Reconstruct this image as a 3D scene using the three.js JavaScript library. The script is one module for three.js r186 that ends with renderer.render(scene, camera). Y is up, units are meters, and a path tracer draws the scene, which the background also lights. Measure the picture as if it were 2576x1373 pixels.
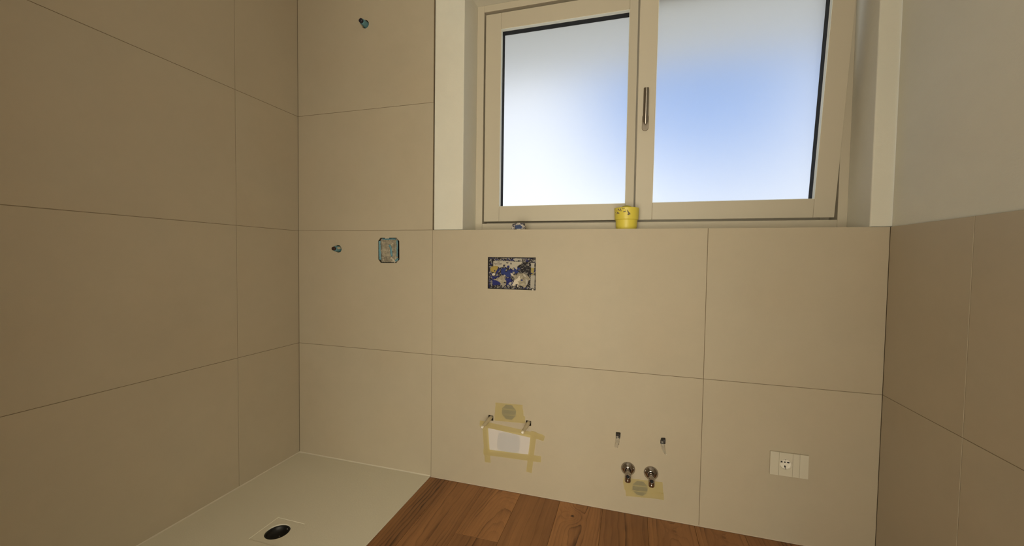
import * as THREE from 'three';
import { RoundedBoxGeometry } from 'three/addons/geometries/RoundedBoxGeometry.js';
import { mergeGeometries } from 'three/addons/utils/BufferGeometryUtils.js';
import { RectAreaLightUniformsLib } from 'three/addons/lights/RectAreaLightUniformsLib.js';

// ---------------------------------------------------------------- camera, sky, lights, exposure
const scene = new THREE.Scene();
const camera = new THREE.PerspectiveCamera(2 * Math.atan(1373 / 2 / 1014.0468) * 180 / Math.PI, 2576 / 1373, 0.02, 200);
camera.position.set(0.9111, 1.0691, 1.7437);
camera.rotation.set(-0.0361, 0.2861, 0.0141, 'YXZ');
scene.add(camera);

const renderer = new THREE.WebGLRenderer({ antialias: true });
renderer.toneMapping = THREE.LinearToneMapping;
renderer.toneMappingExposure = 1.0;
renderer.shadowMap.enabled = true;
RectAreaLightUniformsLib.init();

// seeded noise
function hash(x, y, s) {
  let h = Math.imul(x | 0, 374761393) ^ Math.imul(y | 0, 668265263) ^ Math.imul((s | 0) + 1013, 974711);
  h = Math.imul(h ^ (h >>> 13), 1274126177);
  h = Math.imul(h ^ (h >>> 16), 2246822519);
  return ((h ^ (h >>> 15)) >>> 0) / 4294967296;
}
function noise(x, y, s = 0) {
  const xi = Math.floor(x), yi = Math.floor(y), fx = x - xi, fy = y - yi;
  const u = fx * fx * (3 - 2 * fx), v = fy * fy * (3 - 2 * fy);
  const a = hash(xi, yi, s), b = hash(xi + 1, yi, s), c = hash(xi, yi + 1, s), d = hash(xi + 1, yi + 1, s);
  return (a + (b - a) * u) * (1 - v) + (c + (d - c) * u) * v;
}
const fbm = (x, y, s, n = 4) => { let t = 0, a = 0.5, k = 0; for (let i = 0; i < n; i++) { t += a * noise(x, y, s + i * 17); k += a; x *= 2.03; y *= 2.03; a *= 0.5; } return t / k; };
const sst = (a, b, x) => { const t = Math.min(1, Math.max(0, (x - a) / (b - a))); return t * t * (3 - 2 * t); };
const lerp = (a, b, t) => a + (b - a) * t;
let seed = 7;
const rnd = () => { seed = (Math.imul(seed, 1664525) + 1013904223) >>> 0; return seed / 4294967296; };

// daylight: hazy white horizon, blue above, banks of soft cloud all the way round
{
  const W = 512, H = 256, data = new Float32Array(W * H * 4);
  for (let j = 0; j < H; j++) for (let i = 0; i < W; i++) {
    const el = ((j + 0.5) / H - 0.5) * Math.PI, az = ((i + 0.5) / W - 0.5) * 2 * Math.PI;
    const e = Math.max(0, el) * 180 / Math.PI;
    const haze = Math.exp(-((e / 10.5) ** 2)), high = sst(15, 80, e);
    const base = [lerp(lerp(0.13, 0.11, high), 0.96, haze), lerp(lerp(0.29, 0.25, high), 0.97, haze), lerp(0.66, 0.98, haze)];
    const wave = 0.5 + 0.5 * Math.sin(az * 7 + 8.1 + 0.3 * Math.sin(e * 0.05));
    const puff = fbm(Math.cos(az) * 2.2 + 5, Math.sin(az) * 2.2 + e * 0.05, 91);
    const cl = sst(0.4, 1.0, wave * 0.8 + puff * 0.45) * 0.92;
    const k = (j * W + i) * 4;
    for (let c = 0; c < 3; c++) data[k + c] = el < 0 ? [0.66, 0.66, 0.64][c] : lerp(base[c], [0.99, 0.985, 0.97][c], cl);
    data[k + 3] = 1;
  }
  const sky = new THREE.DataTexture(data, W, H, THREE.RGBAFormat, THREE.FloatType);
  sky.mapping = THREE.EquirectangularReflectionMapping;
  sky.colorSpace = THREE.LinearSRGBColorSpace;
  sky.magFilter = THREE.LinearFilter; sky.minFilter = THREE.LinearFilter; sky.needsUpdate = true;
  scene.background = sky;
  scene.backgroundIntensity = 1.32;
}

// the warm light of the hall, coming from its lit frosted glass door through the open doorway behind the camera
const hallLight = new THREE.RectAreaLight(new THREE.Color().setRGB(1.0, 0.92, 0.72), 15.8, 1.3, 1.4);
hallLight.position.set(1.05, 0.9, 3.28);
scene.add(hallLight);

// ---------------------------------------------------------------- helpers
const taken = new Map();
function numbered(name) { const n = taken.get(name) ?? 0; taken.set(name, n + 1); return n ? `${name}_${String(n).padStart(3, '0')}` : name; }
function shade(o) { o.castShadow = true; o.receiveShadow = true; return o; }
function part(name, geometry, material, parent) { const m = shade(new THREE.Mesh(geometry, material)); m.name = name; parent.add(m); return m; }
function group(name, parent, x = 0, y = 0, z = 0) { const g = new THREE.Group(); g.name = name; g.position.set(x, y, z); parent.add(g); return g; }
function thing(name, label, category, x = 0, y = 0, z = 0, grp) {
  const g = group(numbered(name), scene, x, y, z);
  g.userData = { label, category }; if (grp) g.userData.group = grp;
  return g;
}
function structure(name, label, category) { const g = group(name, scene); g.userData = { kind: 'structure', label, category }; return g; }
const lin = (r, g, b) => new THREE.Color().setRGB(r, g, b);
function std(o) { const c = o.rgb; delete o.rgb; const m = new THREE.MeshStandardMaterial(o); if (c) m.color = lin(...c); return m; }
function phys(o) { const c = o.rgb; delete o.rgb; const m = new THREE.MeshPhysicalMaterial(o); if (c) m.color = lin(...c); return m; }
function tex(W, H, f, srgb = false, wrap = THREE.RepeatWrapping) {   // f(i, j) gives linear colour or grey
  const d = new Uint8Array(W * H * 4);
  const enc = (v) => { v = Math.min(1, Math.max(0, v)); return Math.round(255 * (srgb ? (v <= 0.0031308 ? v * 12.92 : 1.055 * Math.pow(v, 1 / 2.4) - 0.055) : v)); };
  for (let j = 0; j < H; j++) for (let i = 0; i < W; i++) {
    let c = f(i, j); if (typeof c === 'number') c = [c, c, c];
    const k = (j * W + i) * 4; d[k] = enc(c[0]); d[k + 1] = enc(c[1]); d[k + 2] = enc(c[2]); d[k + 3] = 255;
  }
  const t = new THREE.DataTexture(d, W, H); t.wrapS = t.wrapT = wrap; t.magFilter = THREE.LinearFilter; t.minFilter = THREE.LinearMipmapLinearFilter; t.generateMipmaps = true;
  t.colorSpace = srgb ? THREE.SRGBColorSpace : THREE.NoColorSpace; t.needsUpdate = true; return t;
}
function box(x0, x1, y0, y1, z0, z1, r = 0, seg = 2) {
  const g = r ? new RoundedBoxGeometry(x1 - x0, y1 - y0, z1 - z0, seg, r) : new THREE.BoxGeometry(x1 - x0, y1 - y0, z1 - z0);
  g.translate((x0 + x1) / 2, (y0 + y1) / 2, (z0 + z1) / 2); return g;
}
function poly(points) { const s = new THREE.Shape(); points.forEach(([x, y], i) => i ? s.lineTo(x, y) : s.moveTo(x, y)); s.closePath(); return s; }
function rect(x0, x1, y0, y1) { return poly([[x0, y0], [x1, y0], [x1, y1], [x0, y1]]); }
function path(points) { const p = new THREE.Path(); points.forEach(([x, y], i) => i ? p.lineTo(x, y) : p.moveTo(x, y)); p.closePath(); return p; }
function ringPts(cx, cy, r, n, a0 = 0, jitter = 0) { const o = []; for (let i = 0; i < n; i++) { const a = a0 + i / n * Math.PI * 2, q = r * (1 + jitter * (hash(i, n, 5) - 0.5)); o.push([cx + q * Math.cos(a), cy + q * Math.sin(a)]); } return o; }
// a slab whose front lies at z = 0 and whose back lies at z = -t, with chamfered edges; uv in metres
function slab(shape, t, ch = 0.0006, shift = true) {
  const g = new THREE.ExtrudeGeometry(shape, { depth: t - 2 * ch, bevelEnabled: true, bevelThickness: ch, bevelSize: ch, bevelOffset: -ch, bevelSegments: 1, curveSegments: 10 });
  g.translate(0, 0, -t + ch);
  if (shift) { const du = rnd() * 3, dv = rnd() * 3, uv = g.attributes.uv; for (let i = 0; i < uv.count; i++) uv.setXY(i, uv.getX(i) + du, uv.getY(i) + dv); }
  return g;
}
function cyl(r0, r1, z0, z1, n = 24) { const g = new THREE.CylinderGeometry(r1, r0, z1 - z0, n, 1); g.rotateX(Math.PI / 2); g.translate(0, 0, (z0 + z1) / 2); return g; }   // along z, r0 at z0
function tubeRing(ro, ri, z0, z1, n = 28) {   // a pipe along z with an open bore
  const pts = [[ri, z0], [ro, z0], [ro, z1], [ri, z1], [ri, z0]].map(([r, z]) => new THREE.Vector2(r, z));
  const g = new THREE.LatheGeometry(pts, n).toNonIndexed(); g.rotateX(Math.PI / 2); g.computeVertexNormals(); return g;
}
function lathe(pts, n = 40) { const g = new THREE.LatheGeometry(pts.map(([r, y]) => new THREE.Vector2(r, y)), n); return g; }

// ---------------------------------------------------------------- materials
const cloudy = tex(512, 512, (i, j) => {
  const per = (f, s) => { const a = noise(i / 512 * f, j / 512 * f, s), b = noise((i / 512 - 1) * f, j / 512 * f, s), c = noise(i / 512 * f, (j / 512 - 1) * f, s), d = noise((i / 512 - 1) * f, (j / 512 - 1) * f, s), u = i / 512, v = j / 512; return lerp(lerp(a, b, u), lerp(c, d, u), v); };
  const n = per(5, 1) * 0.34 + per(11, 2) * 0.26 + per(29, 3) * 0.2 + per(80, 4) * 0.12 + hash(i, j, 6) * 0.08;
  const k = 1 + (n - 0.5) * 0.16;
  const w = (per(7, 9) - 0.5) * 0.03;
  return [0.98 * k * (1 + w) * 0.985, 0.98 * k * 0.985, 0.98 * k * (1 - w) * 0.985];
}, true);
cloudy.repeat.set(1 / 1.1, 1 / 1.1);
const grit = tex(512, 512, (i, j) => 0.35 * hash(i, j, 21) + 0.4 * noise(i / 3, j / 3, 22) + 0.25 * noise(i / 11, j / 11, 23));
grit.repeat.set(3, 3);
const M = {};
M.tile = std({ rgb: [0.474, 0.41, 0.308], map: cloudy, roughness: 0.62, bumpMap: grit, bumpScale: 0.00012 });
M.grout = std({ rgb: [0.2, 0.155, 0.1], roughness: 0.95 });
M.plaster = std({ rgb: [0.73, 0.71, 0.63], map: cloudy, roughness: 0.92, bumpMap: grit, bumpScale: 0.0003 });
M.ceiling = std({ rgb: [0.78, 0.76, 0.7], roughness: 0.95 });
M.core = std({ rgb: [0.3, 0.27, 0.23], roughness: 1 });
M.frame = std({ rgb: [0.54, 0.487, 0.39], roughness: 0.5, bumpMap: grit, bumpScale: 0.00005 });
M.black = std({ rgb: [0.006, 0.006, 0.008], roughness: 0.8 });
M.bead = std({ rgb: [0.84, 0.86, 0.78], roughness: 0.35 });
M.dark = std({ rgb: [0.03, 0.026, 0.024], roughness: 0.9 });
M.steel = std({ rgb: [0.36, 0.33, 0.3], roughness: 0.3, metalness: 1 });
M.chrome = std({ rgb: [0.4, 0.37, 0.35], roughness: 0.12, metalness: 1 });
M.whitePlastic = std({ rgb: [0.6, 0.56, 0.46], roughness: 0.4 });
M.brightPlastic = std({ rgb: [0.78, 0.75, 0.7], roughness: 0.35 });
M.tray = std({ rgb: [0.73, 0.69, 0.575], roughness: 0.6, bumpMap: grit, bumpScale: 0.0004 });
M.sealant = std({ rgb: [0.52, 0.43, 0.34], roughness: 0.5 });
M.blueSkin = std({ rgb: [0.09, 0.24, 0.3], roughness: 0.45 });
M.mortarPale = std({ rgb: [0.5, 0.46, 0.38], roughness: 0.95 });

// ---------------------------------------------------------------- walls, floor, ceiling
const XL = -0.79, XR = 1.786, ZR = 2.3, YC = 2.7, G = 0.0009, T = 0.009;   // half of a joint, thickness of a tile
const rows = [[0, 0.6], [0.6, 1.2], [1.2, 1.8], [1.8, 2.4], [2.4, YC]];

const wallBack = structure('wall_back', 'beige tiled back wall with plastered window opening', 'wall');
const wallLeft = structure('wall_left', 'fully tiled beige wall beside the shower tray', 'wall');
const wallRight = structure('wall_right', 'right wall, beige tiles below and pale plaster above', 'wall');
const wallRear = structure('wall_rear', 'pale plastered wall with the door, behind the viewer', 'wall');
const floor = structure('floor', 'brown oak plank floor', 'floor');
const ceiling = structure('ceiling', 'plain white ceiling', 'ceiling');

// openings in the back wall's tiles
const octagon = (cx, cy, r) => ringPts(cx, cy, r, 8, Math.PI / 8);
const HOLES = {
  stubHigh: ringPts(-0.3765, 2.2155, 0.0205, 11, 0.3, 0.16),
  stubLow: ringPts(-0.5385, 1.1062, 0.0208, 9, 0.5, 0.2),
  mixer: [[-0.3, 1.055], [-0.285, 1.0375], [-0.197, 1.0385], [-0.1795, 1.056], [-0.1805, 1.146], [-0.196, 1.163], [-0.287, 1.163], [-0.3005, 1.147]],
  flush: [[0.2825, 0.929], [0.508, 0.929], [0.507, 1.0745], [0.2815, 1.0735]],
  rodA: [[0.2925, 0.3175], [0.3175, 0.3165], [0.3175, 0.3405], [0.294, 0.3415]],
  rodB: [[0.4735, 0.3175], [0.4975, 0.316], [0.4975, 0.3385], [0.474, 0.3395]],
  soil: octagon(0.3925, 0.3665, 0.0362),
  waste: ringPts(0, 0, 1, 32).map(([c, q]) => [0.393 + 0.054 * Math.sign(c) * Math.abs(c) ** 0.5, 0.2245 + 0.044 * Math.sign(q) * Math.abs(q) ** 0.5]),
  bidetWaste: octagon(0.9705, 0.1142, 0.0325),
  anchorA: [[0.868, 0.318], [0.88, 0.316], [0.887, 0.334], [0.886, 0.3395], [0.869, 0.34]],
  anchorB: [[1.047, 0.321], [1.06, 0.319], [1.061, 0.338], [1.053, 0.3415], [1.048, 0.336]],
};
const withHoles = (shape, names) => { for (const n of names) shape.holes.push(path(HOLES[n])); return shape; };
function tiles(wall, list) {
  for (const [a0, a1, y0, y1, holes = []] of list) part('tile', slab(withHoles(rect(a0 + G, a1 - G, y0 + G, y1 - G), holes), T), M.tile, wall);
}
// back wall: full-height tiles in the shower, 1.2 m high beyond it
const backTiles = group('tiling', wallBack);
tiles(backTiles, [
  [XL, 0, 0, 0.6], [XL, 0, 0.6, 1.2, ['stubLow', 'mixer']], [XL, 0, 1.2, 1.8], [XL, 0, 1.8, 2.4, ['stubHigh']], [XL, 0, 2.4, YC],
  [0, 1.2, 0, 0.6, ['rodA', 'rodB', 'soil', 'waste', 'bidetWaste', 'anchorA', 'anchorB']], [0, 1.2, 0.6, 1.2, ['flush']],
  [1.2, XR, 0, 0.6], [1.2, XR, 0.6, 1.2],
]);
{
  const bed = new THREE.Shape([[XL, 0], [XR, 0], [XR, 1.199], [-0.0005, 1.199], [-0.0005, YC], [XL, YC]].map((p) => new THREE.Vector2(...p)));
  withHoles(bed, Object.keys(HOLES));
  const g = slab(bed, 0.012, 0.0002); g.translate(0, 0, -0.0016);
  part('grout_bed', g, M.grout, wallBack);
  part('core', mergeGeometries([box(XL - 0.0012, XR + 0.0012, -0.03, 1.0995, -0.4, -0.12), box(XL - 0.0012, -0.001, 1.0995, YC, -0.4, -0.1)]), M.core, wallBack);
  // plaster round the window: strips at both sides, lintel above, deep reveals
  const u = poly([[0.0006, 1.2005], [0.1504, 1.2005], [0.1504, 2.3155], [1.7302, 2.3155], [1.7302, 1.2005], [XR + 0.012, 1.2005], [XR + 0.012, YC], [0.0006, YC]]);
  const pg = new THREE.ExtrudeGeometry(u, { depth: 0.386, bevelEnabled: true, bevelThickness: 0.004, bevelSize: 0.004, bevelOffset: -0.004, bevelSegments: 3 });
  pg.translate(0, 0, -0.4 + 0.0005);
  part('plaster', pg, M.plaster, wallBack);
  part('window_sill', box(0, XR + 0.001, 1.1, 1.1992, -0.4, -0.014, 0.002), M.tile, wallBack);
}
// left wall, tiled from floor to ceiling
{
  const hang = group('tiling', wallLeft); hang.rotation.y = Math.PI / 2; hang.position.x = XL;
  const cols = [[0, 0.352], [0.352, 1.552], [1.552, ZR]];
  for (const [y0, y1] of rows) tiles(hang, cols.map(([z0, z1]) => [-z1, -z0, y0, y1]));
  const g = box(XL - 0.2, XL - 0.0013, -0.2, YC, -0.4, ZR); part('grout_bed', g, M.grout, wallLeft);
}
// right wall, tiled to 1.2 m
{
  const hang = group('tiling', wallRight); hang.rotation.y = -Math.PI / 2; hang.position.x = XR;
  for (const [y0, y1] of rows.slice(0, 2)) tiles(hang, [[0, 0.363, y0, y1], [0.363, 1.563, y0, y1], [1.563, ZR, y0, y1]]);
  part('grout_bed', box(XR + 0.0013, XR + 0.2, -0.2, 1.199, -0.4, ZR), M.grout, wallRight);
  part('plaster', box(XR + 0.0075, XR + 0.2, 1.1995, YC, -0.0055, ZR), M.plaster, wallRight);
}
// rear wall with an open doorway, and the hall beyond it
part('plaster', mergeGeometries([box(XL - 0.2, 0.48, 0, YC, ZR, ZR + 0.12), box(1.16, XR + 0.2, 0, YC, ZR, ZR + 0.12), box(0.48, 1.16, 2.1, YC, ZR, ZR + 0.12)]), M.plaster, wallRear);
part('slab', box(XL - 0.2, XR + 0.2, YC, YC + 0.15, -0.4, ZR + 0.12), M.ceiling, ceiling);
{
  const h = structure('wall_hall', 'plain walls, floor and ceiling of the hall behind the viewer', 'wall');
  const za = ZR + 0.12, zb = 3.4, x0 = 0.4, x1 = 1.7;   // the pane's edges
  part('plaster', mergeGeometries([box(-0.2, 0.1, 0, YC, za, zb), box(2.1, 2.4, 0, YC, za, zb), box(-0.2, x0 - 0.05, 0, YC, zb, zb + 0.1), box(x1 + 0.05, 2.4, 0, YC, zb, zb + 0.1), box(x0 - 0.05, x1 + 0.05, 1.95, YC, zb, zb + 0.1)]), M.plaster, h);
  part('ceiling_slab', box(-0.2, 2.4, YC, YC + 0.1, za, zb + 0.1), M.ceiling, h);
  part('floor_slab', box(-0.2, 2.4, -0.1, 0, za, zb + 0.1), std({ rgb: [0.3, 0.16, 0.08], roughness: 0.6 }), h);
  const d = structure('door_1', 'white hall door with a tall lit frosted pane', 'door');
  part('stile', box(x0 - 0.048, x0, 0.004, 1.948, zb - 0.02, zb + 0.03, 0.003), M.whitePlastic, d);
  part('stile', box(x1, x1 + 0.048, 0.004, 1.948, zb - 0.02, zb + 0.03, 0.003), M.whitePlastic, d);
  part('rail', box(x0, x1, 0.004, 0.2, zb - 0.02, zb + 0.03, 0.003), M.whitePlastic, d);
  part('rail', box(x0, x1, 1.6, 1.948, zb - 0.02, zb + 0.03, 0.003), M.whitePlastic, d);
  part('lighted_pane', box(x0, x1, 0.2, 1.6, zb - 0.005, zb + 0.005), std({ rgb: [0.5, 0.5, 0.48], roughness: 0.5, emissive: lin(1.0, 0.92, 0.72), emissiveIntensity: 1.2 }), d);
  part('backing', box(x0 - 0.1, x1 + 0.1, 0, 2.0, zb + 0.11, zb + 0.2), M.whitePlastic, d);
}

// floor planks
function woodTexture(s, o) {
  const W = 256, H = 1024, w = 0.181, L = 0.72;
  return tex(W, H, (i, j) => {
    const u = i / W * w, v = j / H * L;
    let x = u + 0.007 * (fbm(v * 5 + s, 0.5, s + 1) - 0.5) + 0.003 * (noise(v * 16, u * 20, s + 2) - 0.5);
    let d = o.d0 + o.tilt * v + 0.05 * (fbm(v * 3.2, u * 2, s + 3) - 0.5) * o.wild;
    let r = Math.sqrt((x - o.xc) ** 2 + d * d * 0.12);
    for (const [kx, kv, ks, ka] of o.knots ?? []) { const q = Math.sqrt((u - kx) ** 2 + ((v - kv) * 0.8) ** 2); r += ka * Math.exp(-q * q / (ks * ks)) * 1; }
    const ph = r / o.step + 1.1 * (fbm(u * 34, v * 4, s + 4, 3) - 0.5) + 0.25 * (noise(u * 150, v * 22, s + 9) - 0.5), f = ph - Math.floor(ph), n = Math.floor(ph);
    const amp = 0.25 + 1.1 * hash(n, 3, s) ** 2;
    const line = Math.pow(f, 3.5) * (1 - sst(0.9, 1, f)) * 1.3 * amp * (0.5 + noise(u * 40, v * 7, s + 10));
    const fibre = noise(u * 800, v * 9, s + 5) - 0.5, pore = sst(0.78, 0.95, noise(u * 1100, v * 30, s + 6)) * 0.5;
    const wide = fbm(u * 22, v * 1.6, s + 7) - 0.5, blot = fbm(u * 30, v * 14, s + 12) - 0.5;
    let k = 1 + 0.55 * wide + 0.2 * blot + 0.15 * fibre - 0.12 * pore - o.con * line;
    for (const [kx, kv, ks, ka, core] of o.knots ?? []) { const q = Math.sqrt((u - kx) ** 2 + ((v - kv) * 0.8) ** 2) * (1 + 0.6 * (noise(u * 200, v * 200, s + 8) - 0.5)); k *= 1 - (core ?? 0.8) * (1 - sst(0.003, 0.009, q)); }
    k = Math.max(0.12, k) * o.tone;
    return [0.335 * k, 0.15 * Math.pow(k, 1.12), 0.053 * Math.pow(k, 1.25)];
  }, true, THREE.MirroredRepeatWrapping);
}
const WOODS = [
  woodTexture(11, { d0: 0.02, tilt: 0.05, xc: 0.25, step: 0.016, con: 0.85, wild: 1.5, tone: 0.78 }),
  woodTexture(23, { d0: 0.0, tilt: 0.2, xc: 0.075, step: 0.015, con: 0.6, wild: 1.8, tone: 0.92 }),
  woodTexture(37, { d0: 0.22, tilt: -0.42, xc: 0.15, step: 0.0125, con: 0.5, wild: 1.6, tone: 1.16, knots: [[0.15, -0.005, 0.045, 0.03, 0.0]] }),
  woodTexture(41, { d0: 0.01, tilt: 0.02, xc: 0.3, step: 0.02, con: 0.25, wild: 0.7, tone: 0.9 }),
  woodTexture(53, { d0: 0.03, tilt: 0.25, xc: 0.085, step: 0.012, con: 0.55, wild: 1.3, tone: 1.08, knots: [[0.066, 0.088, 0.038, 0.06, 0.85]] }),
  woodTexture(67, { d0: 0.02, tilt: 0.03, xc: 0.26, step: 0.024, con: 0.6, wild: 1.0, tone: 0.76 }),
  woodTexture(79, { d0: 0.05, tilt: 0.1, xc: 0.1, step: 0.017, con: 0.35, wild: 1.2, tone: 1.0, knots: [[0.1, 0.06, 0.04, 0.03, 0.35]] }),
];
const woodMats = WOODS.map((t) => std({ map: t, roughness: 0.48, bumpMap: t, bumpScale: -0.0002 }));
{
  const P = (x0, x1, z0, z1, m, v0 = 0) => {
    const g = slab(rect(x0 + 0.0004, x1 - 0.0004, -z1 + 0.0004, -z0 - 0.0004), 0.03, 0.0007, false);
    const uv = g.attributes.uv; for (let i = 0; i < uv.count; i++) uv.setXY(i, (uv.getX(i) - (x1 - 0.181 > x0 - 0.001 ? x0 : x1 - 0.181)) / 0.181, (-uv.getY(i) - z0 + v0) / 0.72);
    g.rotateX(-Math.PI / 2); part('plank', g, woodMats[m], floor);
  };
  const zw = 0.004, xs = [0.1, 0.281, 0.455, 0.636, 0.82, 1.002, 1.183, 1.364, 1.545, 1.726];
  P(-0.003, 0.1, zw, 1.1, 0, 0.1); P(-0.003, 0.1, 1.1, ZR, 3);
  const plan = [[1, 0.9], [2, 0.333], [3, 1.25], [4, 0.72], [5, 1.0], [6, 0.65], [6, 1.2], [0, 0.8], [3, 0.5]];
  const next = [5, 5, 1, 6, 3, 2, 0, 4, 1];
  plan.forEach(([m, z], i) => { P(xs[i], xs[i + 1], zw, z, m, i === 6 ? 0.02 : 0); P(xs[i], xs[i + 1], z, z + 1.1, next[i], 0.2); P(xs[i], xs[i + 1], z + 1.1, ZR, m, 0.1); });
  P(1.726, XR, zw, 1.4, 1); P(1.726, XR, 1.4, ZR, 3);
  for (let x = -0.003; x > XL; x -= 0.181) P(Math.max(XL, x - 0.181), x, 1.402, ZR, Math.floor(rnd() * 6));
  part('subfloor', box(XL - 0.19, XR + 0.19, -0.2, -0.0305, -0.4, ZR + 0.12), M.core, floor);
}
// pale bead of sealant where the tiles meet the planks
{
  const t = structure('trim_1', 'thin pale sealant bead between back wall tiles and oak floor', 'trim');
  const gg = new THREE.BufferGeometry(), q = [], e = [[0.0002, 0.0002], [0.0002, 0.0034], [0.001, 0.003], [0.0024, 0.0016], [0.0038, 0.0002]];
  for (let i = 0; i < e.length - 1; i++) { const [za, ya] = e[i], [zb, yb] = e[i + 1]; q.push(0, ya, za, 0, yb, zb, XR, yb, zb, 0, ya, za, XR, yb, zb, XR, ya, za); }
  gg.setAttribute('position', new THREE.Float32BufferAttribute(q, 3)); gg.computeVertexNormals();
  part('bead', gg, M.sealant, t);
}

// ---------------------------------------------------------------- shower tray
{
  const t = thing('shower_tray', 'flat off-white stone-look shower tray in the corner', 'shower tray', -0.3965, 0, 0.7);
  const hw = 0.3932, hl = 0.6997;
  const outer = rect(-hw, hw, -hl, hl);
  const dx = -0.376 + 0.3965, dz = 0.535 - 0.7, q = 0.0665;
  outer.holes.push(path([[dx - q, -dz - q], [dx + q, -dz - q], [dx + q, -dz + q], [dx - q, -dz + q]]));
  const g = slab(outer, 0.03, 0.0008, false); g.rotateX(-Math.PI / 2); g.translate(0, 0.0015, 0); part('body', g, M.tray, t);
  // sunken square for the drain cover
  const sq = rect(dx - q - 0.001, dx + q + 0.001, -dz - q - 0.001, -dz + q + 0.001); sq.holes.push(path(ringPts(dx, -dz, 0.0447, 48)));
  const sg = slab(sq, 0.026, 0.0004, false); sg.rotateX(-Math.PI / 2); sg.translate(0, 0.0003, 0); part('drain_recess', sg, M.tray, t);
  // soft pale bead against the two walls
  const bp = [], bead = [[0, 0.0062], [0.0012, 0.0042], [0.0028, 0.0026], [0.0052, 0.0016]];
  for (let i = 0; i < 3; i++) { const [a, ya] = bead[i], [b, yb] = bead[i + 1]; const x0 = -0.3934, x1 = 0.3932, z0 = -0.6999, z1 = 0.699; bp.push(x0, ya, z0 + a, x0, yb, z0 + b, x1, yb, z0 + b, x0, ya, z0 + a, x1, yb, z0 + b, x1, ya, z0 + a, x0 + a, ya, z1, x0 + b, yb, z1, x0 + b, yb, z0, x0 + a, ya, z1, x0 + b, yb, z0, x0 + a, ya, z0); }
  const beadG = new THREE.BufferGeometry(); beadG.setAttribute('position', new THREE.Float32BufferAttribute(bp, 3)); beadG.computeVertexNormals();
  part('sealant_bead', beadG, std({ rgb: [0.6, 0.55, 0.45], roughness: 0.5, side: THREE.DoubleSide }), t);
  const dr = group('drain', t, dx, -0.006, dz);
  const cup = lathe([[0.0001, -0.0225], [0.036, -0.0225], [0.0385, -0.003], [0.0445, 0.0005], [0.0446, 0.002], [0.042, 0.0028], [0.04, 0.0015]], 48);
  part('drain_cup', cup, std({ rgb: [0.004, 0.004, 0.0045], roughness: 0.5, side: THREE.DoubleSide }), dr);
  const bits = [[0.012, -0.035], [0.026, 0.012], [-0.004, -0.012], [-0.026, 0.018]];
  for (const [bx, bz] of bits) { const b = part('grit_fleck', new THREE.IcosahedronGeometry(0.0018, 0), M.mortarPale, dr); b.position.set(bx, bx * bx + bz * bz > 0.001 ? -0.004 : -0.0215, bz); }
}

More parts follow.
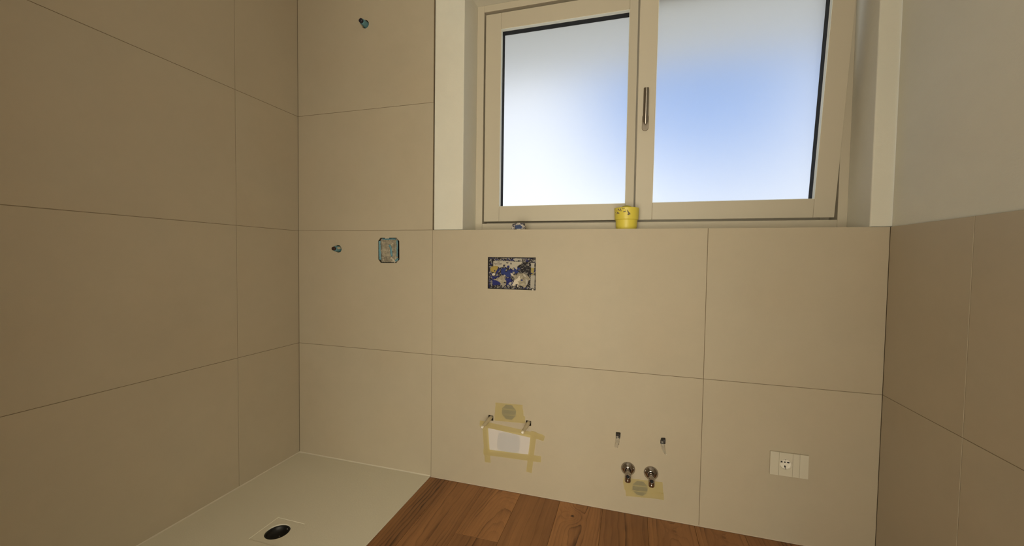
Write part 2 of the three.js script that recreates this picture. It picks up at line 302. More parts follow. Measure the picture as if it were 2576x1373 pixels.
// ---------------------------------------------------------------- window
{
  const w = structure('window_1', 'cream two-sash window with frosted glass, right sash tilted open', 'window');
  const zf = -0.17, r = 0.0016;
  part('frame_jamb', box(0.1506, 0.187, 1.1995, 2.3153, zf - 0.07, zf, r), M.frame, w);
  part('frame_jamb', box(1.697, 1.7301, 1.1995, 2.3153, zf - 0.07, zf, r), M.frame, w);
  part('frame_rail', box(0.1872, 1.6968, 1.1995, 1.2415, zf - 0.07, zf, r), M.frame, w);
  part('frame_rail', box(0.1872, 1.6968, 2.283, 2.3153, zf - 0.07, zf, r), M.frame, w);
  // inner stops that close the gaps behind the sashes
  part('frame_stop', box(0.15, 0.222, 1.2, 2.315, zf - 0.085, zf - 0.0705, r), M.frame, w);
  part('frame_stop', box(1.662, 1.7301, 1.2, 2.315, zf - 0.085, zf - 0.0705, r), M.frame, w);
  part('frame_stop', box(0.2222, 1.6618, 1.2, 1.276, zf - 0.085, zf - 0.0705, r), M.frame, w);
  part('frame_stop', box(0.2222, 1.6618, 2.248, 2.315, zf - 0.085, zf - 0.0705, r), M.frame, w);
  part('mullion', box(0.884, 0.958, 1.2765, 2.2475, zf - 0.1, zf - 0.0705, r), M.frame, w);

  const clear = phys({ rgb: [0.97, 0.985, 0.98], transmission: 1, thickness: 0, roughness: 0.02, ior: 1.5, specularIntensity: 0.04 });
  const frosted = phys({ rgb: [0.98, 0.99, 1.0], transmission: 1, thickness: 0.006, roughness: 0.42, ior: 1.45 });
  // a sash in its own axes: x as in the room, y up from its lower edge, z = 0 at its front face
  function sash(x0, gx0, gx1, x1, y0) {
    const s = group('sash', w, 0, y0, zf - 0.002), h = 1.0175, g0 = 0.0745, g1 = 0.9395, dep = 0.066;
    part('stile', box(x0, gx0, 0, h, -dep, 0, r), M.frame, s);
    part('stile', box(gx1, x1, 0, h, -dep, 0, r), M.frame, s);
    part('bottom_rail', box(gx0 + 0.0003, gx1 - 0.0003, 0, g0, -dep, -0.0002, r), M.frame, s);
    part('top_rail', box(gx0 + 0.0003, gx1 - 0.0003, g1, h, -dep, -0.0002, r), M.frame, s);
    const k = 0.0016;   // pale glazing beads round the inner pane
    part('glazing_bead', mergeGeometries([box(gx0, gx0 + k, g0, g1, -0.0225, -0.0012), box(gx1 - k, gx1, g0, g1, -0.0225, -0.0012), box(gx0, gx1, g0, g0 + k, -0.0225, -0.0012), box(gx0, gx1, g1 - k, g1, -0.0225, -0.0012)]), M.bead, s);
    const e = 0.0022;   // black spacer and seals seen through the inner pane
    part('spacer', mergeGeometries([box(gx0, gx0 + e, g0, g1, -0.058, -0.0235), box(gx1 - e, gx1, g0, g1, -0.058, -0.0235), box(gx0, gx1, g0, g0 + e, -0.058, -0.0235), box(gx0, gx1, g1 - e, g1, -0.058, -0.0235)]), M.black, s);
    part('inner_pane', new THREE.PlaneGeometry(gx1 - gx0, g1 - g0).translate((gx0 + gx1) / 2, (g0 + g1) / 2, -0.0225), clear, s);
    part('frosted_pane', box(gx0 - 0.001, gx1 + 0.001, g0 - 0.001, g1 + 0.001, -0.0645, -0.0585), frosted, s);
    return s;
  }
  sash(0.1952, 0.2748, 0.8804, 0.9172, 1.252);
  const open = sash(0.9238, 0.9965, 1.6141, 1.6868, 1.251);
  open.rotation.x = 7.05 * Math.PI / 180;
  // lever handle pointing up, on an oblong plate
  const plate = new THREE.Shape(); { const a = 0.0138, b = 0.021; plate.absarc(0, b, a, 0, Math.PI, false); plate.absarc(0, -b, a, Math.PI, Math.PI * 2, false); plate.closePath(); }
  const pg = new THREE.ExtrudeGeometry(plate, { depth: 0.008, bevelEnabled: true, bevelThickness: 0.0015, bevelSize: 0.0015, bevelOffset: -0.0015, bevelSegments: 2, curveSegments: 16 });
  const hp = part('handle_plate', pg, std({ rgb: [0.27, 0.22, 0.165], roughness: 0.45 }), open); hp.position.set(0.957, 0.4185, 0.001);
  // the lever: two long facets meeting in a ridge, cut off at a slant at its foot
  const prof = poly([[-0.0105, 0], [-0.0105, 0.004], [-0.0012, 0.0105], [0.0012, 0.0105], [0.0105, 0.004], [0.0105, 0]]);
  const lg = new THREE.ExtrudeGeometry(prof, { depth: 0.148, bevelEnabled: false }); lg.rotateX(-Math.PI / 2);   // profile x stays, profile y -> -z... length -> y
  const p = lg.attributes.position; for (let i = 0; i < p.count; i++) { const z = -p.getZ(i); p.setZ(i, z); if (p.getY(i) < 0.01) { p.setY(i, p.getY(i) + Math.abs(p.getX(i)) * 0.9); } }
  const idx = lg.index; const lg2 = idx ? lg.toNonIndexed() : lg;
  { const q = lg2.attributes.position; for (let i = 0; i < q.count; i += 3) { const a = [q.getX(i + 1), q.getY(i + 1), q.getZ(i + 1)]; q.setXYZ(i + 1, q.getX(i + 2), q.getY(i + 2), q.getZ(i + 2)); q.setXYZ(i + 2, ...a); } }
  lg2.computeVertexNormals();
  const neck = cyl(0.0085, 0.0085, 0.008, 0.0325, 20); neck.translate(0, 0.006, 0);
  const lv = lg2; lv.translate(0, -0.013, 0.032);
  lv.deleteAttribute('uv'); const nk = neck.toNonIndexed(); nk.deleteAttribute('uv');
  const hl = part('handle_lever', mergeGeometries([lv, nk]), M.steel, open); hl.position.set(0.957, 0.4185, 0.001);
}
// the eave outside, above the window
{
  const o = structure('roof_overhang', 'pale soffit of the eave outside above the window', 'roof');
  part('soffit', box(-1.6, 3.4, 2.52, 2.62, -1.5, -0.41), std({ rgb: [0.7, 0.71, 0.71], roughness: 0.9 }), o);
}

// ---------------------------------------------------------------- shower pipe stubs
function crumple(g, amp, s, keep = () => 1) { const p = g.attributes.position; for (let i = 0; i < p.count; i++) { const x = p.getX(i), y = p.getY(i), z = p.getZ(i), a = Math.atan2(y, x), k = 1 + amp * keep(z) * (noise(Math.cos(a) * 2.2 + 9, Math.sin(a) * 2.2 + z * 120, s) - 0.5) * 2; p.setXYZ(i, x * k, y * k, z); } g.computeVertexNormals(); return g; }
const collarShape = (pts) => { const g = lathe(pts, 26); g.rotateX(Math.PI / 2); return g; };
function pipeStub(name, label, x, y, s, dark, tilt) {
  const t = thing(name, label, 'pipe', x, y, 0, 'capped pipe ends in the shower wall');
  part('hole_back', cyl(0.03, 0.03, -0.034, -0.03, 20), M.dark, t);
  part('membrane_collar', crumple(collarShape([[0.017, -0.028], [0.016, -0.008], [0.0152, 0.004], [0.014, 0.014], [0.0134, 0.022], [0.0122, 0.0255], [0.0095, 0.0262]]), 0.07, s), std({ rgb: [0.1, 0.235, 0.28], roughness: 0.5, side: THREE.DoubleSide }), t);
  const lip = part('plaster_rim', crumple(collarShape([[0.0165, 0.0], [0.0178, 0.003], [0.0172, 0.012], [0.0152, 0.021], [0.0142, 0.022], [0.0152, 0.011]]), 0.04, s + 3), std({ rgb: [0.42, 0.38, 0.28], roughness: 0.9, side: THREE.DoubleSide }), t);
  // the rim only clings to one side
  const g = lip.geometry.index ? lip.geometry.toNonIndexed() : lip.geometry, pos = g.attributes.position, keep = [];
  for (let i = 0; i < pos.count; i += 3) { const a = Math.atan2(pos.getY(i) + pos.getY(i + 1) + pos.getY(i + 2), pos.getX(i) + pos.getX(i + 1) + pos.getX(i + 2)); if (Math.abs(((a - tilt + Math.PI * 3) % (Math.PI * 2)) - Math.PI) < 0.34) for (let k = 0; k < 3; k++) keep.push(pos.getX(i + k), pos.getY(i + k), pos.getZ(i + k)); }
  const ng = new THREE.BufferGeometry(); ng.setAttribute('position', new THREE.Float32BufferAttribute(keep, 3)); ng.computeVertexNormals(); lip.geometry = ng;
  part('plug', crumple(collarShape([[0.0001, 0.039], [0.0055, 0.039], [0.0092, 0.0375], [0.0104, 0.033], [0.0098, 0.024], [0.0001, 0.022]]), 0.12, s + 7), std({ rgb: dark, roughness: 0.4 }), t);
  return t;
}
pipeStub('pipe_stub', 'dark capped pipe stub with blue collar, high on the shower wall', -0.3765, 2.2155, 3, [0.006, 0.007, 0.02], -2.2);
pipeStub('pipe_stub', 'dark red capped pipe stub with blue collar, left of the mixer box', -0.5385, 1.1062, 12, [0.028, 0.007, 0.006], 0.2);

// ---------------------------------------------------------------- mixer box full of mortar
const mortarTex = tex(256, 256, (i, j) => { const n = fbm(i / 22, j / 22, 61), m = fbm(i / 7, j / 7, 63), k = 0.55 + 0.6 * n + 0.5 * (m - 0.5); const c = sst(0.46, 0.5, fbm(i / 40, j / 26, 66)) * 0.25; return [0.42 * k * (1 - c), 0.37 * k * (1 - c), 0.28 * k * (1 - c)]; }, true);
function lumpy(w, h, n, amp, s, f = 60) {   // a rough sheet of mortar
  const g = new THREE.PlaneGeometry(w, h, n, n), p = g.attributes.position;
  for (let i = 0; i < p.count; i++) { const x = p.getX(i), y = p.getY(i), rid = 1 - Math.abs(fbm(x * f * 0.6 + 3, y * f * 0.6, s + 5) * 2 - 1) * 3; p.setZ(i, amp * (fbm(x * f + 7, y * f + 2, s) - 0.5) * 2 + amp * 0.8 * Math.max(0, rid)); }
  g.computeVertexNormals(); return g;
}
function strip(points, width, z, s, lift = 0.002) {   // a ragged ribbon along points in the xy plane
  const pos = [], ix = [];
  const c = new THREE.CatmullRomCurve3(points.map(([x, y]) => new THREE.Vector3(x, y, 0))), N = 14;
  for (let i = 0; i <= N; i++) { const q = c.getPoint(i / N), d = c.getTangent(i / N), ww = width * (0.75 + 0.5 * hash(i, 1, s)) / 2, zz = z + lift * (hash(i, 2, s) - 0.5) * 2; pos.push(q.x - d.y * ww, q.y + d.x * ww, zz - lift, q.x, q.y, zz + lift, q.x + d.y * ww, q.y - d.x * ww, zz - lift); if (i) { const b = i * 3, a = b - 3; for (const k of [0, 1]) ix.push(a + k, a + k + 1, b + k, b + k, a + k + 1, b + k + 1); } }
  const g = new THREE.BufferGeometry(); g.setAttribute('position', new THREE.Float32BufferAttribute(pos, 3)); g.setIndex(ix); g.computeVertexNormals(); return g;
}
{
  const t = thing('mixer_box', 'recessed mixer valve box, mortar inside, torn blue membrane at its edges', 'wall box', -0.24, 1.1005, 0);
  const loc = HOLES.mixer.map(([x, y]) => [x + 0.24, y - 1.1005]);
  const shell = poly(loc.map(([x, y]) => [x * 1.03, y * 1.03])); shell.holes.push(path(loc.map(([x, y]) => [x * 0.975, y * 0.975])));
  const sg = new THREE.ExtrudeGeometry(shell, { depth: 0.05, bevelEnabled: false }); sg.translate(0, 0, -0.0585); part('shell', sg, M.black, t);
  part('mortar_fill', lumpy(0.1, 0.118, 60, 0.0055, 71, 42), std({ map: mortarTex, roughness: 0.95 }), t).position.set(-0.0055, 0.0005, -0.0135);
  part('box_floor', box(-0.062, 0.062, -0.064, 0.064, -0.062, -0.03), M.black, t);
  const blue = std({ rgb: [0.11, 0.25, 0.31], roughness: 0.5, side: THREE.DoubleSide });
  part('membrane_edge', strip([[-0.0545, 0.046], [-0.055, 0.02], [-0.0545, -0.02], [-0.052, -0.047]], 0.012, -0.0035, 4), blue, t);
  part('membrane_edge', strip([[0.041, 0.05], [0.0425, 0.03], [0.0428, 0], [0.0418, -0.03]], 0.008, -0.0065, 5), blue, t);
  part('membrane_edge', strip([[-0.04, 0.0565], [-0.015, 0.0555], [0.02, 0.0565], [0.036, 0.055]], 0.006, -0.006, 6), blue, t);
  part('membrane_edge', strip([[0.03, -0.055], [0.043, -0.046], [0.049, -0.038]], 0.009, -0.004, 8), blue, t);
  part('membrane_tongue', strip([[0.0, 0.027], [0.008, 0.012], [0.01, -0.006], [0.014, -0.03]], 0.011, -0.0035, 9), blue, t);
  part('plaster_chip', strip([[0.012, -0.037], [0.024, -0.046], [0.034, -0.06]], 0.009, -0.001, 11), std({ rgb: [0.5, 0.45, 0.36], roughness: 0.9, side: THREE.DoubleSide }), t);
  part('plaster_chip', strip([[-0.02, 0.0605], [-0.008, 0.0618], [0.002, 0.0605]], 0.006, -0.001, 13), M.mortarPale, t);
}

// ---------------------------------------------------------------- flush plate opening of the cistern
{
  const t = thing('cistern_opening', 'rectangular cistern opening with torn blue, white and yellow scraps', 'wall box', 0.3948, 1.0015, 0);
  const W = 0.2255, H = 0.1445, X = (x) => ((x - 290) / 1265 - 0.5) * W, Y = (y) => (0.5 - (y - 290) / 865) * H;
  const shell = rect(-W / 2 - 0.002, W / 2 + 0.002, -H / 2 - 0.002, H / 2 + 0.002); shell.holes.push(path([[-W / 2 + 0.0025, -H / 2 + 0.0025], [W / 2 - 0.0025, -H / 2 + 0.0025], [W / 2 - 0.0025, H / 2 - 0.0025], [-W / 2 + 0.0025, H / 2 - 0.0025]]));
  const sg = new THREE.ExtrudeGeometry(shell, { depth: 0.05, bevelEnabled: false }); sg.translate(0, 0, -0.0545); part('shell', sg, M.black, t);
  const speck = tex(512, 328, (i, j) => {
    const n = fbm(i / 9, j / 9, 81, 3), m = fbm(i / 26, j / 20, 83), dark = sst(330, 350, i) * sst(470, 455, i) * sst(40, 60, j) * sst(300, 270, j);
    if (n + 0.12 * (m - 0.5) > 0.545 + 0.075 * dark) { const k = 0.6 + 0.7 * noise(i / 4, j / 4, 85); return [0.27 * k, 0.25 * k, 0.22 * k]; }
    return m > 0.53 - 0.0 && dark < 0.5 ? [0.012, 0.016, 0.1] : [0.014, 0.011, 0.016];
  }, true, THREE.ClampToEdgeWrapping);
  const bg = new THREE.PlaneGeometry(W, H, 60, 40), bp = bg.attributes.position;
  for (let i = 0; i < bp.count; i++) bp.setZ(i, 0.0022 * (fbm(bp.getX(i) * 90 + 4, bp.getY(i) * 90, 87) - 0.5));
  bg.computeVertexNormals();
  part('printed_cover', bg, std({ map: speck, roughness: 0.85 }), t).position.z = -0.0105;
  const scrap = (name, rgb, z, pts, thick = 0.0012, rough = 0.75) => {
    const g = new THREE.ExtrudeGeometry(poly(pts.map(([x, y]) => [X(x), Y(y)])), { depth: thick, bevelEnabled: true, bevelThickness: 0.0004, bevelSize: 0.0004, bevelSegments: 1 });
    return Object.assign(part(name, g, name === 'mortar_smear' ? std({ map: mortarSmall, roughness: 0.95 }) : std({ rgb, roughness: rough }), t), {}).position.set(0, 0, z);
  };
  const mortarSmall = mortarTex.clone(); mortarSmall.repeat.set(14, 14); mortarSmall.needsUpdate = true;
  const navy = [0.007, 0.012, 0.13], pale = [0.43, 0.39, 0.32], grey = [0.25, 0.22, 0.17];
  scrap('paper_band', pale, -0.0085, [[425, 530], [540, 530], [590, 575], [700, 540], [790, 560], [830, 640], [920, 600], [960, 560], [1040, 570], [1100, 490], [1170, 470], [1190, 400], [980, 405], [760, 395], [425, 400]]);
  scrap('paper_band', [0.4, 0.37, 0.32], -0.0082, [[960, 330], [1010, 312], [1150, 318], [1195, 350], [1185, 385], [1130, 365], [1080, 385], [990, 380]]);
  scrap('yellow_tape', [0.34, 0.25, 0.06], -0.0078, [[345, 600], [350, 640], [380, 690], [480, 715], [500, 680], [545, 600], [555, 545], [490, 525], [400, 545]]);
  scrap('yellow_tape', [0.34, 0.28, 0.09], -0.0084, [[1425, 560], [1430, 750], [1480, 745], [1500, 640], [1495, 565]]);
  scrap('paper_band', [0.4, 0.37, 0.31], -0.0088, [[1425, 430], [1425, 558], [1500, 560], [1515, 430]]);
  scrap('paper_band', [0.38, 0.35, 0.3], -0.0088, [[1420, 760], [1418, 1095], [1515, 1110], [1525, 760]]);
  scrap('blue_film', [0.012, 0.026, 0.15], -0.0074, [[640, 600], [740, 580], [870, 650], [1000, 570], [1150, 570], [1140, 610], [1000, 640], [1090, 650], [1100, 690], [980, 740], [880, 780], [900, 800], [850, 830], [760, 800], [740, 760], [640, 740]]);
  scrap('blue_film', navy, -0.0074, [[730, 870], [880, 860], [920, 890], [910, 980], [850, 1030], [800, 1030], [780, 920]]);
  scrap('blue_film', navy, -0.0074, [[410, 920], [520, 930], [600, 970], [635, 1020], [600, 1040], [500, 1050], [430, 1070], [405, 1000]]);
  scrap('blue_film', navy, -0.0078, [[380, 800], [480, 830], [560, 800], [590, 810], [500, 860], [420, 900]]);
  scrap('blue_film', navy, -0.008, [[560, 600], [610, 610], [540, 720], [490, 770], [500, 700]]);
  scrap('mortar_smear', grey, -0.008, [[470, 900], [600, 830], [650, 780], [720, 790], [740, 860], [780, 930], [770, 1030], [720, 1080], [650, 1040], [560, 950]], 0.0015, 0.9);
  scrap('mortar_smear', [0.29, 0.25, 0.2], -0.0078, [[950, 780], [1100, 730], [1230, 710], [1320, 750], [1390, 830], [1420, 880], [1370, 900], [1340, 1000], [1290, 1080], [1240, 1090], [1200, 1050], [1140, 1040], [1100, 1000], [1040, 950], [1000, 870]], 0.0025, 0.9);
  scrap('torn_shred', [0.58, 0.52, 0.42], -0.0042, [[955, 1010], [1010, 900], [1090, 850], [1120, 790], [1150, 780], [1140, 830], [1165, 860], [1140, 910], [1080, 940], [1120, 980], [1100, 1080], [1080, 1090], [1090, 1000], [1040, 1010], [990, 1065], [945, 1040]]);
  scrap('torn_shred', [0.52, 0.46, 0.4], -0.0058, [[895, 715], [950, 725], [975, 775], [950, 800], [905, 760]]);
  scrap('torn_shred', [0.58, 0.53, 0.45], -0.006, [[400, 750], [430, 728], [480, 735], [480, 780], [430, 795], [398, 780]]);
  scrap('torn_shred', [0.45, 0.4, 0.33], -0.0045, [[1220, 740], [1260, 735], [1310, 790], [1290, 815], [1250, 790]]);
  scrap('torn_shred', [0.4, 0.37, 0.33], -0.0045, [[1300, 870], [1350, 880], [1345, 990], [1310, 1020]]);
  scrap('torn_shred', [0.55, 0.5, 0.42], -0.0006, [[1465, 1130], [1500, 1115], [1510, 1170], [1480, 1170]]);
  for (let i = 0; i < 26; i++) {   // small crumbs and shreds stuck all over the cover
    const x = 330 + 1180 * hash(i, 1, 55), y = 320 + 790 * hash(i, 2, 55), q = 14 + 26 * hash(i, 3, 55), a = hash(i, 4, 55) * 6, pts = [];
    for (let k = 0; k < 5; k++) { const w = a + k * 1.257, l = q * (0.5 + hash(i, k + 5, 55)); pts.push([x + l * Math.cos(w), y - l * Math.sin(w)]); }
    scrap('crumb', [[0.4, 0.37, 0.32], [0.02, 0.018, 0.022], navy, [0.3, 0.27, 0.23]][i % 4], -0.0046 + 0.0006 * (i % 3), pts, 0.0006);
  }
  for (let i = 0; i < 9; i++) { const x = 455 + i * 24, y = 440 + 30 * hash(i, 4, 9); scrap('print_mark', [0.05, 0.05, 0.07], -0.0068, [[x, y], [x + 6, y - 4], [x + 9, y + 34], [x + 3, y + 32]], 0.0002); }
  scrap('print_mark', [0.03, 0.03, 0.05], -0.0068, [[770, 425], [835, 430], [820, 455], [780, 450]], 0.0002);
  scrap('print_mark', [0.03, 0.03, 0.05], -0.0068, [[685, 500], [745, 490], [740, 535], [700, 540]], 0.0002);
  scrap('print_mark', [0.03, 0.03, 0.05], -0.0068, [[885, 440], [915, 440], [910, 480], [890, 475]], 0.0002);
}

// ---------------------------------------------------------------- toilet connections
const tapeMat = phys({ rgb: [0.85, 0.77, 0.45], transmission: 0.74, thickness: 0, roughness: 0.66, side: THREE.DoubleSide });
const paperMat = phys({ rgb: [0.95, 0.92, 0.93], transmission: 0.5, thickness: 0, roughness: 0.85, side: THREE.DoubleSide });
let tapeZ = 0.0005;
function sheet(pts, z, n = 10, curl = 0) {   // a thin four-cornered sheet (corners: upper left, upper right, lower right, lower left) with ragged ends
  const [a, b, c, d] = pts, pos = [], ix = [], uv = [];
  for (let j = 0; j <= n; j++) for (let i = 0; i <= n; i++) {
    const u = i / n, v = j / n;
    let x = lerp(lerp(a[0], b[0], u), lerp(d[0], c[0], u), v), y = lerp(lerp(a[1], b[1], u), lerp(d[1], c[1], u), v);
    if (i === 0 || i === n) x += 0.0016 * (hash(j, i, Math.round(a[0] * 1e4)) - 0.5);
    pos.push(x, y, z + 0.0007 * fbm(x * 40, y * 40, 33) + curl * Math.max(0, u - 0.85) / 0.15); uv.push(u, v);
    if (i && j) { const k = j * (n + 1) + i; ix.push(k - n - 2, k - 1, k - n - 1, k - n - 1, k - 1, k); }
  }
  const g = new THREE.BufferGeometry(); g.setAttribute('position', new THREE.Float32BufferAttribute(pos, 3)); g.setAttribute('uv', new THREE.Float32BufferAttribute(uv, 2)); g.setIndex(ix); g.computeVertexNormals(); return g;
}
function band(p, q, w, z, curl = 0) {   // a strip of tape from p to q
  const dx = q[0] - p[0], dy = q[1] - p[1], l = Math.hypot(dx, dy), nx = -dy / l * w / 2, ny = dx / l * w / 2;
  return sheet([[p[0] + nx, p[1] + ny], [q[0] + nx, q[1] + ny], [q[0] - nx, q[1] - ny], [p[0] - nx, p[1] - ny]], z, 12, curl);
}
function tapedPipe(name, label, cx, cy, r, bands) {
  const t = thing(name, label, 'pipe', cx, cy, 0);
  part('pipe_socket', tubeRing(r + 0.01, r + 0.002, -0.1, -0.0145, 24), M.dark, t);
  part('socket_floor', cyl(r + 0.02, r + 0.02, -0.105, -0.05, 24), std({ rgb: [0.12, 0.1, 0.08], roughness: 0.9 }), t);
  let z = 0.0004;
  for (const [p, q, w, curl] of bands) { part('masking_tape', band([p[0] - cx, p[1] - cy], [q[0] - cx, q[1] - cy], w, z, curl ?? 0), tapeMat, t); z += 0.0005; }
}
tapedPipe('soil_pipe_opening', 'octagonal toilet pipe hole covered with yellow masking tape, between two bolts', 0.3925, 0.3665, 0.0362, [
  [[0.3275, 0.3895], [0.4575, 0.3935], 0.029], [[0.326, 0.365], [0.462, 0.3695], 0.03], [[0.3245, 0.336], [0.47, 0.3415], 0.0325]]);
tapedPipe('bidet_waste_opening', 'octagonal bidet waste hole under yellow masking tape, below the chrome valves', 0.9705, 0.1142, 0.0325, [
  [[0.902, 0.1335], [1.0595, 0.1405], 0.03], [[0.906, 0.1105], [1.061, 0.1165], 0.0275], [[0.913, 0.0855], [1.064, 0.0985], 0.0275, 0.006]]);
{
  const t = thing('paper_cover', 'white paper taped over the waste hole with yellow masking tape strips', 'paper', 0.393, 0.2265, 0);
  const S = (p) => [p[0] - 0.393, p[1] - 0.2265];
  part('waste_socket', box(-0.062, 0.062, -0.054, 0.05, -0.1, -0.022), std({ rgb: [0.1, 0.11, 0.12], roughness: 0.9 }), t);
  part('paper_sheet', sheet([[0.283, 0.279], [0.499, 0.2765], [0.494, 0.186], [0.297, 0.169]].map(S), 0.0006), paperMat, t);
  const strips = [
    [[0.252, 0.2985], [0.553, 0.272], 0.0265], [[0.277, 0.305], [0.294, 0.118], 0.028], [[0.512, 0.294], [0.492, 0.104], 0.026], [[0.272, 0.166], [0.5465, 0.1725], 0.0275], [[0.5, 0.283], [0.56, 0.268], 0.024]];
  strips.forEach(([p, q, w], i) => part('masking_tape', band(S(p), S(q), w, 0.0016 + i * 0.0006), tapeMat, t));
}
for (const [x, y, L, label] of [[0.305, 0.33, 0.111, 'left toilet mounting bolt in a pale plastic sleeve'], [0.4855, 0.3285, 0.104, 'right toilet mounting bolt in a pale plastic sleeve']]) {
  const t = thing('mounting_bolt', label, 'bolt', x, y, 0, 'toilet mounting bolts');
  part('socket_back', box(-0.016, 0.016, -0.016, 0.016, -0.05, -0.03), M.dark, t);
  const sl = std({ rgb: [0.62, 0.54, 0.38], roughness: 0.4 });
  part('sleeve', crumple(collarShape([[0.0085, -0.03], [0.0085, 0.03], [0.0092, 0.032], [0.0092, 0.04], [0.0078, 0.042], [0.0076, 0.07], [0.0082, 0.0705], [0.0082, 0.078], [0.0072, 0.079], [0.0068, L - 0.008], [0.0074, L - 0.006], [0.0072, L], [0.0045, L]]), 0.03, 91), sl, t);
  part('bolt_end', cyl(0.0048, 0.0042, L - 0.01, L + 0.002, 14), M.brightPlastic, t);
}

// ---------------------------------------------------------------- bidet fixings and valves
for (const [x, y, label, bend] of [[0.876, 0.3275, 'black wall anchor with a hanging clear sleeve, above the left chrome valve', -0.006], [1.0545, 0.33, 'black wall anchor with a bent clear sleeve, above the right chrome valve', 0.012]]) {
  const t = thing('wall_anchor', label, 'anchor', x, y, 0, 'bidet wall anchors');
  part('hole_back', box(-0.014, 0.014, -0.018, 0.018, -0.045, -0.03), M.dark, t);
  const lump = new THREE.BoxGeometry(0.016, 0.019, 0.044, 5, 6, 8), lp = lump.attributes.position;
  for (let i = 0; i < lp.count; i++) { const a = lp.getX(i), c = lp.getY(i), e = lp.getZ(i), q = (k) => 0.0042 * (noise(a * 260 + k, c * 260 + e * 150 + k, bend > 0 ? 15 : 18) - 0.5); lp.setXYZ(i, a + q(1), c + q(5), e + q(9)); }
  lump.computeVertexNormals(); lump.translate(0, 0.001, -0.0095);
  part('anchor_body', lump, std({ rgb: [0.014, 0.012, 0.011], roughness: 0.55 }), t);
  const film = phys({ rgb: [0.8, 0.77, 0.68], transmission: 0.7, thickness: 0, roughness: 0.3, side: THREE.DoubleSide });
  const pos = [], ix = [], N = 12, K = 8;
  for (let j = 0; j <= N; j++) for (let i = 0; i <= K; i++) {
    const v = j / N, a = (i / K - 0.5) * 2.8, rad = 0.0088 * (1 - (bend > 0 ? 0.6 : 0.25) * v * v) * (1 + 0.3 * (hash(i, j, 14) - 0.5)), end = 1 + 0.12 * (hash(i, 3, 15) - 0.5) * v;
    pos.push(Math.sin(a) * rad + bend * v * v * (bend > 0 ? v : 1), 0.002 - v * end * 0.053, 0.006 + Math.cos(a) * rad * 0.8 + 0.003 * (hash(i, j, 5) - 0.5) + (bend > 0 ? 0.006 * v * v : 0));
    if (i && j) { const k = j * (K + 1) + i; ix.push(k - K - 2, k - 1, k - K - 1, k - K - 1, k - 1, k); }
  }
  const g = new THREE.BufferGeometry(); g.setAttribute('position', new THREE.Float32BufferAttribute(pos, 3)); g.setIndex(ix); g.computeVertexNormals();
  part('clear_sleeve', g, film, t);
  for (let i = 0; i < 5; i++) { const f = part('dirt_fleck', new THREE.IcosahedronGeometry(0.0012 + 0.0008 * hash(i, 1, 77), 0), M.dark, t); f.position.set((hash(i, 2, 77) - 0.5) * 0.011, -0.016 - 0.018 * hash(i, 3, 77), 0.0115); f.scale.z = 0.4; }
}
for (const [x, y, label] of [[0.9205, 0.19, 'left chrome water valve with round wall flange, under the left anchor'], [1.0125, 0.1865, 'right chrome water valve with round wall flange, under the right anchor']]) {
  const t = thing('water_valve', label, 'valve', x, y, 0, 'chrome bidet valves');
  const fl = lathe([[0.011, 0.0155], [0.0125, 0.0168], [0.0152, 0.0162], [0.019, 0.0135], [0.0238, 0.009], [0.0276, 0.004], [0.029, 0.0002]], 48); fl.rotateX(Math.PI / 2);
  part('wall_flange', fl, M.chrome, t);
  part('pipe', cyl(0.0102, 0.0102, -0.002, 0.042, 28), M.chrome, t);
  const b = lathe([[0.0102, 0.04], [0.0112, 0.041], [0.0116, 0.046], [0.0116, 0.053], [0.0106, 0.056], [0.009, 0.0595], [0.009, 0.066], [0.0066, 0.0668], [0.0062, 0.05]], 32); b.rotateX(Math.PI / 2);
  part('valve_body', b, M.chrome, t);
  part('bore', cyl(0.0064, 0.0064, 0.052, 0.0655, 20), M.black, t);
  const o = lathe([[0.0001, -0.029], [0.0105, -0.029], [0.0122, -0.027], [0.0126, -0.0195], [0.0116, -0.0188], [0.0116, -0.0165], [0.0122, -0.0158], [0.0122, -0.006], [0.009, -0.002]], 32); o.translate(0, 0, 0.0505);
  part('outlet_nut', o, M.chrome, t);
}

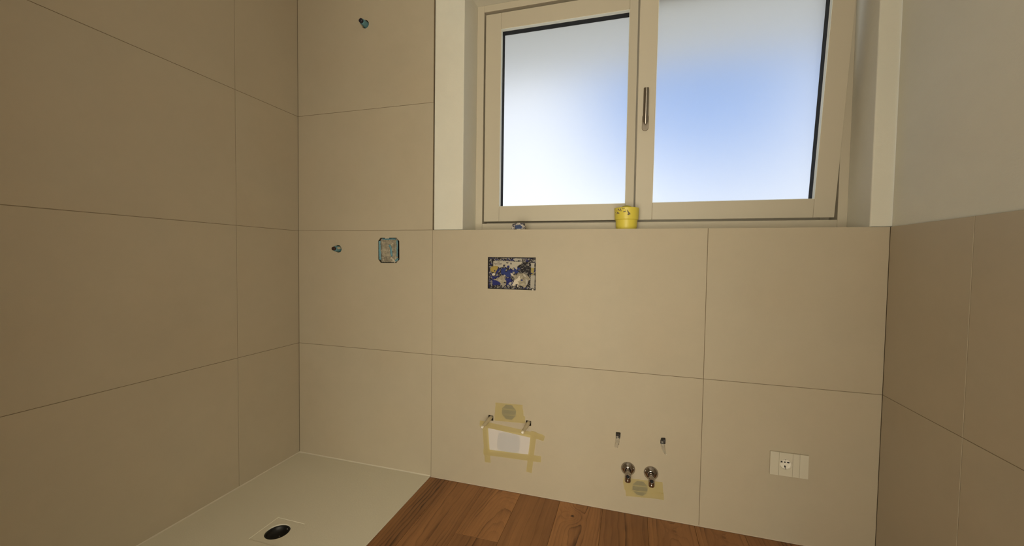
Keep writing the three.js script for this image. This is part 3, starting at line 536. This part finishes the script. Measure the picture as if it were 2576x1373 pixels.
// ---------------------------------------------------------------- socket plate
{
  const t = thing('socket_plate', 'white wall socket plate with one round outlet and blank modules', 'socket', 1.5035, 0.3032, 0);
  const w = 0.0635, h = 0.0446, X = (x) => x - 1.5035;
  const mod = (name, x0, x1, hole) => {
    const s = rect(X(x0) + 0.00025, X(x1) - 0.00025, -h, h); if (hole) s.holes.push(path(ringPts(X(1.4925), 0.0003, 0.0195, 40)));
    const g = slab(s, 0.0085, 0.0006, false); g.translate(0, 0, 0.009); return part(name, g, M.whitePlastic, t);
  };
  mod('blank_module', 1.44, 1.4698); mod('outlet_module', 1.4698, 1.5152, true); mod('blank_module', 1.5152, 1.5379); mod('blank_module', 1.5379, 1.567);
  part('base_plate', box(-w + 0.001, w - 0.001, -h + 0.001, h - 0.001, -0.0005, 0.0014), std({ rgb: [0.25, 0.22, 0.17], roughness: 0.7 }), t);
  const cup = group('outlet', t, X(1.4925), 0.0003, 0);
  const bowl = lathe([[0.0001, 0.0022], [0.0176, 0.0022], [0.0186, 0.0035], [0.0194, 0.0088]], 44); bowl.rotateX(Math.PI / 2);
  part('outlet_bowl', bowl, std({ rgb: [0.78, 0.74, 0.66], roughness: 0.35, side: THREE.DoubleSide }), cup);
  const slotAt = (x, y, ww, hh, a = 0) => { const s = new THREE.Shape(); const r = Math.min(ww, hh) / 2; if (ww >= hh) { s.absarc(ww / 2 - r, 0, r, -Math.PI / 2, Math.PI / 2); s.absarc(-ww / 2 + r, 0, r, Math.PI / 2, Math.PI * 1.5); } else { s.absarc(0, hh / 2 - r, r, 0, Math.PI); s.absarc(0, -hh / 2 + r, r, Math.PI, Math.PI * 2); } const g = new THREE.ExtrudeGeometry(s, { depth: 0.0012, bevelEnabled: false, curveSegments: 8 }); const m = part('pin_slot', g, M.black, cup); m.position.set(x, y, 0.0019); m.rotation.z = a; };
  slotAt(-0.0125, 0.0062, 0.0078, 0.0048); slotAt(-0.0012, 0.0062, 0.005, 0.005); slotAt(0.0098, 0.0064, 0.0086, 0.0048); slotAt(-0.0005, -0.0105, 0.0048, 0.0085, 0.25);
  part('earth_clip', box(-0.0022, 0.0012, 0.0162, 0.0182, 0.002, 0.0075, 0.0006), M.steel, cup);
  part('earth_clip', box(-0.0004, 0.003, -0.0182, -0.0164, 0.002, 0.0075, 0.0006), M.steel, cup);
}

// ---------------------------------------------------------------- things on the sill
{
  const t = thing('yellow_cup', 'stepped yellow plastic cup with plaster flecks, on the window sill', 'cup', 0.8885, 1.1995, -0.082);
  const prof = [[0.0001, 0.001], [0.0405, 0.001], [0.0425, 0.003], [0.043, 0.0115], [0.0442, 0.0125], [0.0455, 0.0405], [0.0468, 0.0425], [0.0496, 0.0432], [0.0498, 0.0455], [0.0522, 0.0915], [0.0522, 0.0935], [0.0502, 0.0935], [0.0478, 0.048], [0.043, 0.042], [0.041, 0.004], [0.0001, 0.003]];
  part('cup_wall', lathe(prof, 56), std({ rgb: [0.72, 0.6, 0.08], roughness: 0.45 }), t);
  // a sponge ball that peeps over the rim
  const sp = new THREE.SphereGeometry(0.036, 28, 18), p = sp.attributes.position;
  for (let i = 0; i < p.count; i++) { const k = 1 + 0.06 * (fbm(p.getX(i) * 120 + 5, p.getY(i) * 120 + p.getZ(i) * 70, 44) - 0.5); p.setXYZ(i, p.getX(i) * k, p.getY(i) * k, p.getZ(i) * k); }
  sp.computeVertexNormals(); part('sponge', sp, std({ rgb: [0.46, 0.4, 0.06], roughness: 0.95 }), t).position.set(0.0, 0.0695, 0.004);
  // grey-purple flecks of plaster stuck to the upper band
  const fl = [[-0.57, 0.085, 3.2], [-0.52, 0.081, 2.2], [-0.66, 0.079, 1.8], [-0.76, 0.074, 2], [-0.62, 0.071, 3.4], [-0.55, 0.069, 2.6], [-0.68, 0.067, 1.6], [-0.44, 0.084, 2.6], [-0.42, 0.078, 2.2], [-0.33, 0.087, 2], [-0.27, 0.087, 1.6], [-0.28, 0.074, 2.4], [-0.22, 0.074, 1.8], [-0.2, 0.08, 1.8], [-0.12, 0.079, 2], [-0.1, 0.074, 2.6], [-0.08, 0.069, 2.8], [-0.05, 0.065, 3.4], [-0.1, 0.062, 2], [0.0, 0.064, 1.8]];
  const fleck = std({ rgb: [0.14, 0.11, 0.1], roughness: 0.9 });
  fl.forEach(([a0, y, s], i) => { const a = (a0 + 0.76) / 0.76 * 1.35 - 1.05; const R = 0.0498 + (y - 0.0455) / 0.046 * 0.0024; const m = part('plaster_fleck', new THREE.IcosahedronGeometry(0.001 * s, 0), fleck, t); m.position.set(Math.sin(a) * R, y, Math.cos(a) * R); m.scale.set(1, 1 + hash(i, 1, 2), 0.35); m.rotation.set(0, a, hash(i, 5, 2) * 3, 'YXZ'); });
}
{
  const t = thing('packaging_scrap', 'small torn blue and white scrap on the sill, left of the yellow cup', 'scrap', 0.4185, 1.1995, -0.03);
  const speckle = tex(128, 64, (i, j) => {
    const n = fbm(i / 15, j / 13, 131), mid = Math.exp(-(((i - 64) / 34) ** 2) - ((j - 22) / 20) ** 2);
    if (mid * 1.2 + (n - 0.5) > 0.42) { const k = 0.6 + 0.9 * noise(i / 5, j / 5, 133); return [0.018 * k, 0.04 * k, 0.13 * k]; }
    if (n < 0.41) return [0.03, 0.025, 0.04];
    const k = 0.7 + 0.5 * noise(i / 6, j / 6, 135); return [0.42 * k, 0.38 * k, 0.34 * k];
  }, true, THREE.ClampToEdgeWrapping);
  const s = poly([[-0.0315, 0], [0.0315, 0], [0.031, 0.0165], [0.027, 0.019], [0.026, 0.0285], [0.02, 0.031], [-0.012, 0.0318], [-0.0165, 0.0275], [-0.027, 0.026], [-0.0285, 0.0205], [-0.031, 0.0185]]);
  const g = new THREE.ExtrudeGeometry(s, { depth: 0.02, bevelEnabled: true, bevelThickness: 0.001, bevelSize: 0.001, bevelOffset: -0.001, bevelSegments: 1 });
  const uv = g.attributes.uv, p = g.attributes.position; for (let i = 0; i < uv.count; i++) uv.setXY(i, (p.getX(i) + 0.0315) / 0.063, p.getY(i) / 0.032);
  part('card_body', g, std({ map: speckle, roughness: 0.6 }), t).position.z = -0.01;
  part('torn_flap', box(-0.006, 0.012, 0.0, 0.0035, 0.0105, 0.0135, 0.001), M.brightPlastic, t);
  part('torn_flap', box(0.012, 0.021, 0.019, 0.0225, 0.0112, 0.0135, 0.001), M.brightPlastic, t);
}

scene.traverse((o) => { if (o.isMesh) { o.castShadow = true; o.receiveShadow = true; } });
renderer.render(scene, camera);
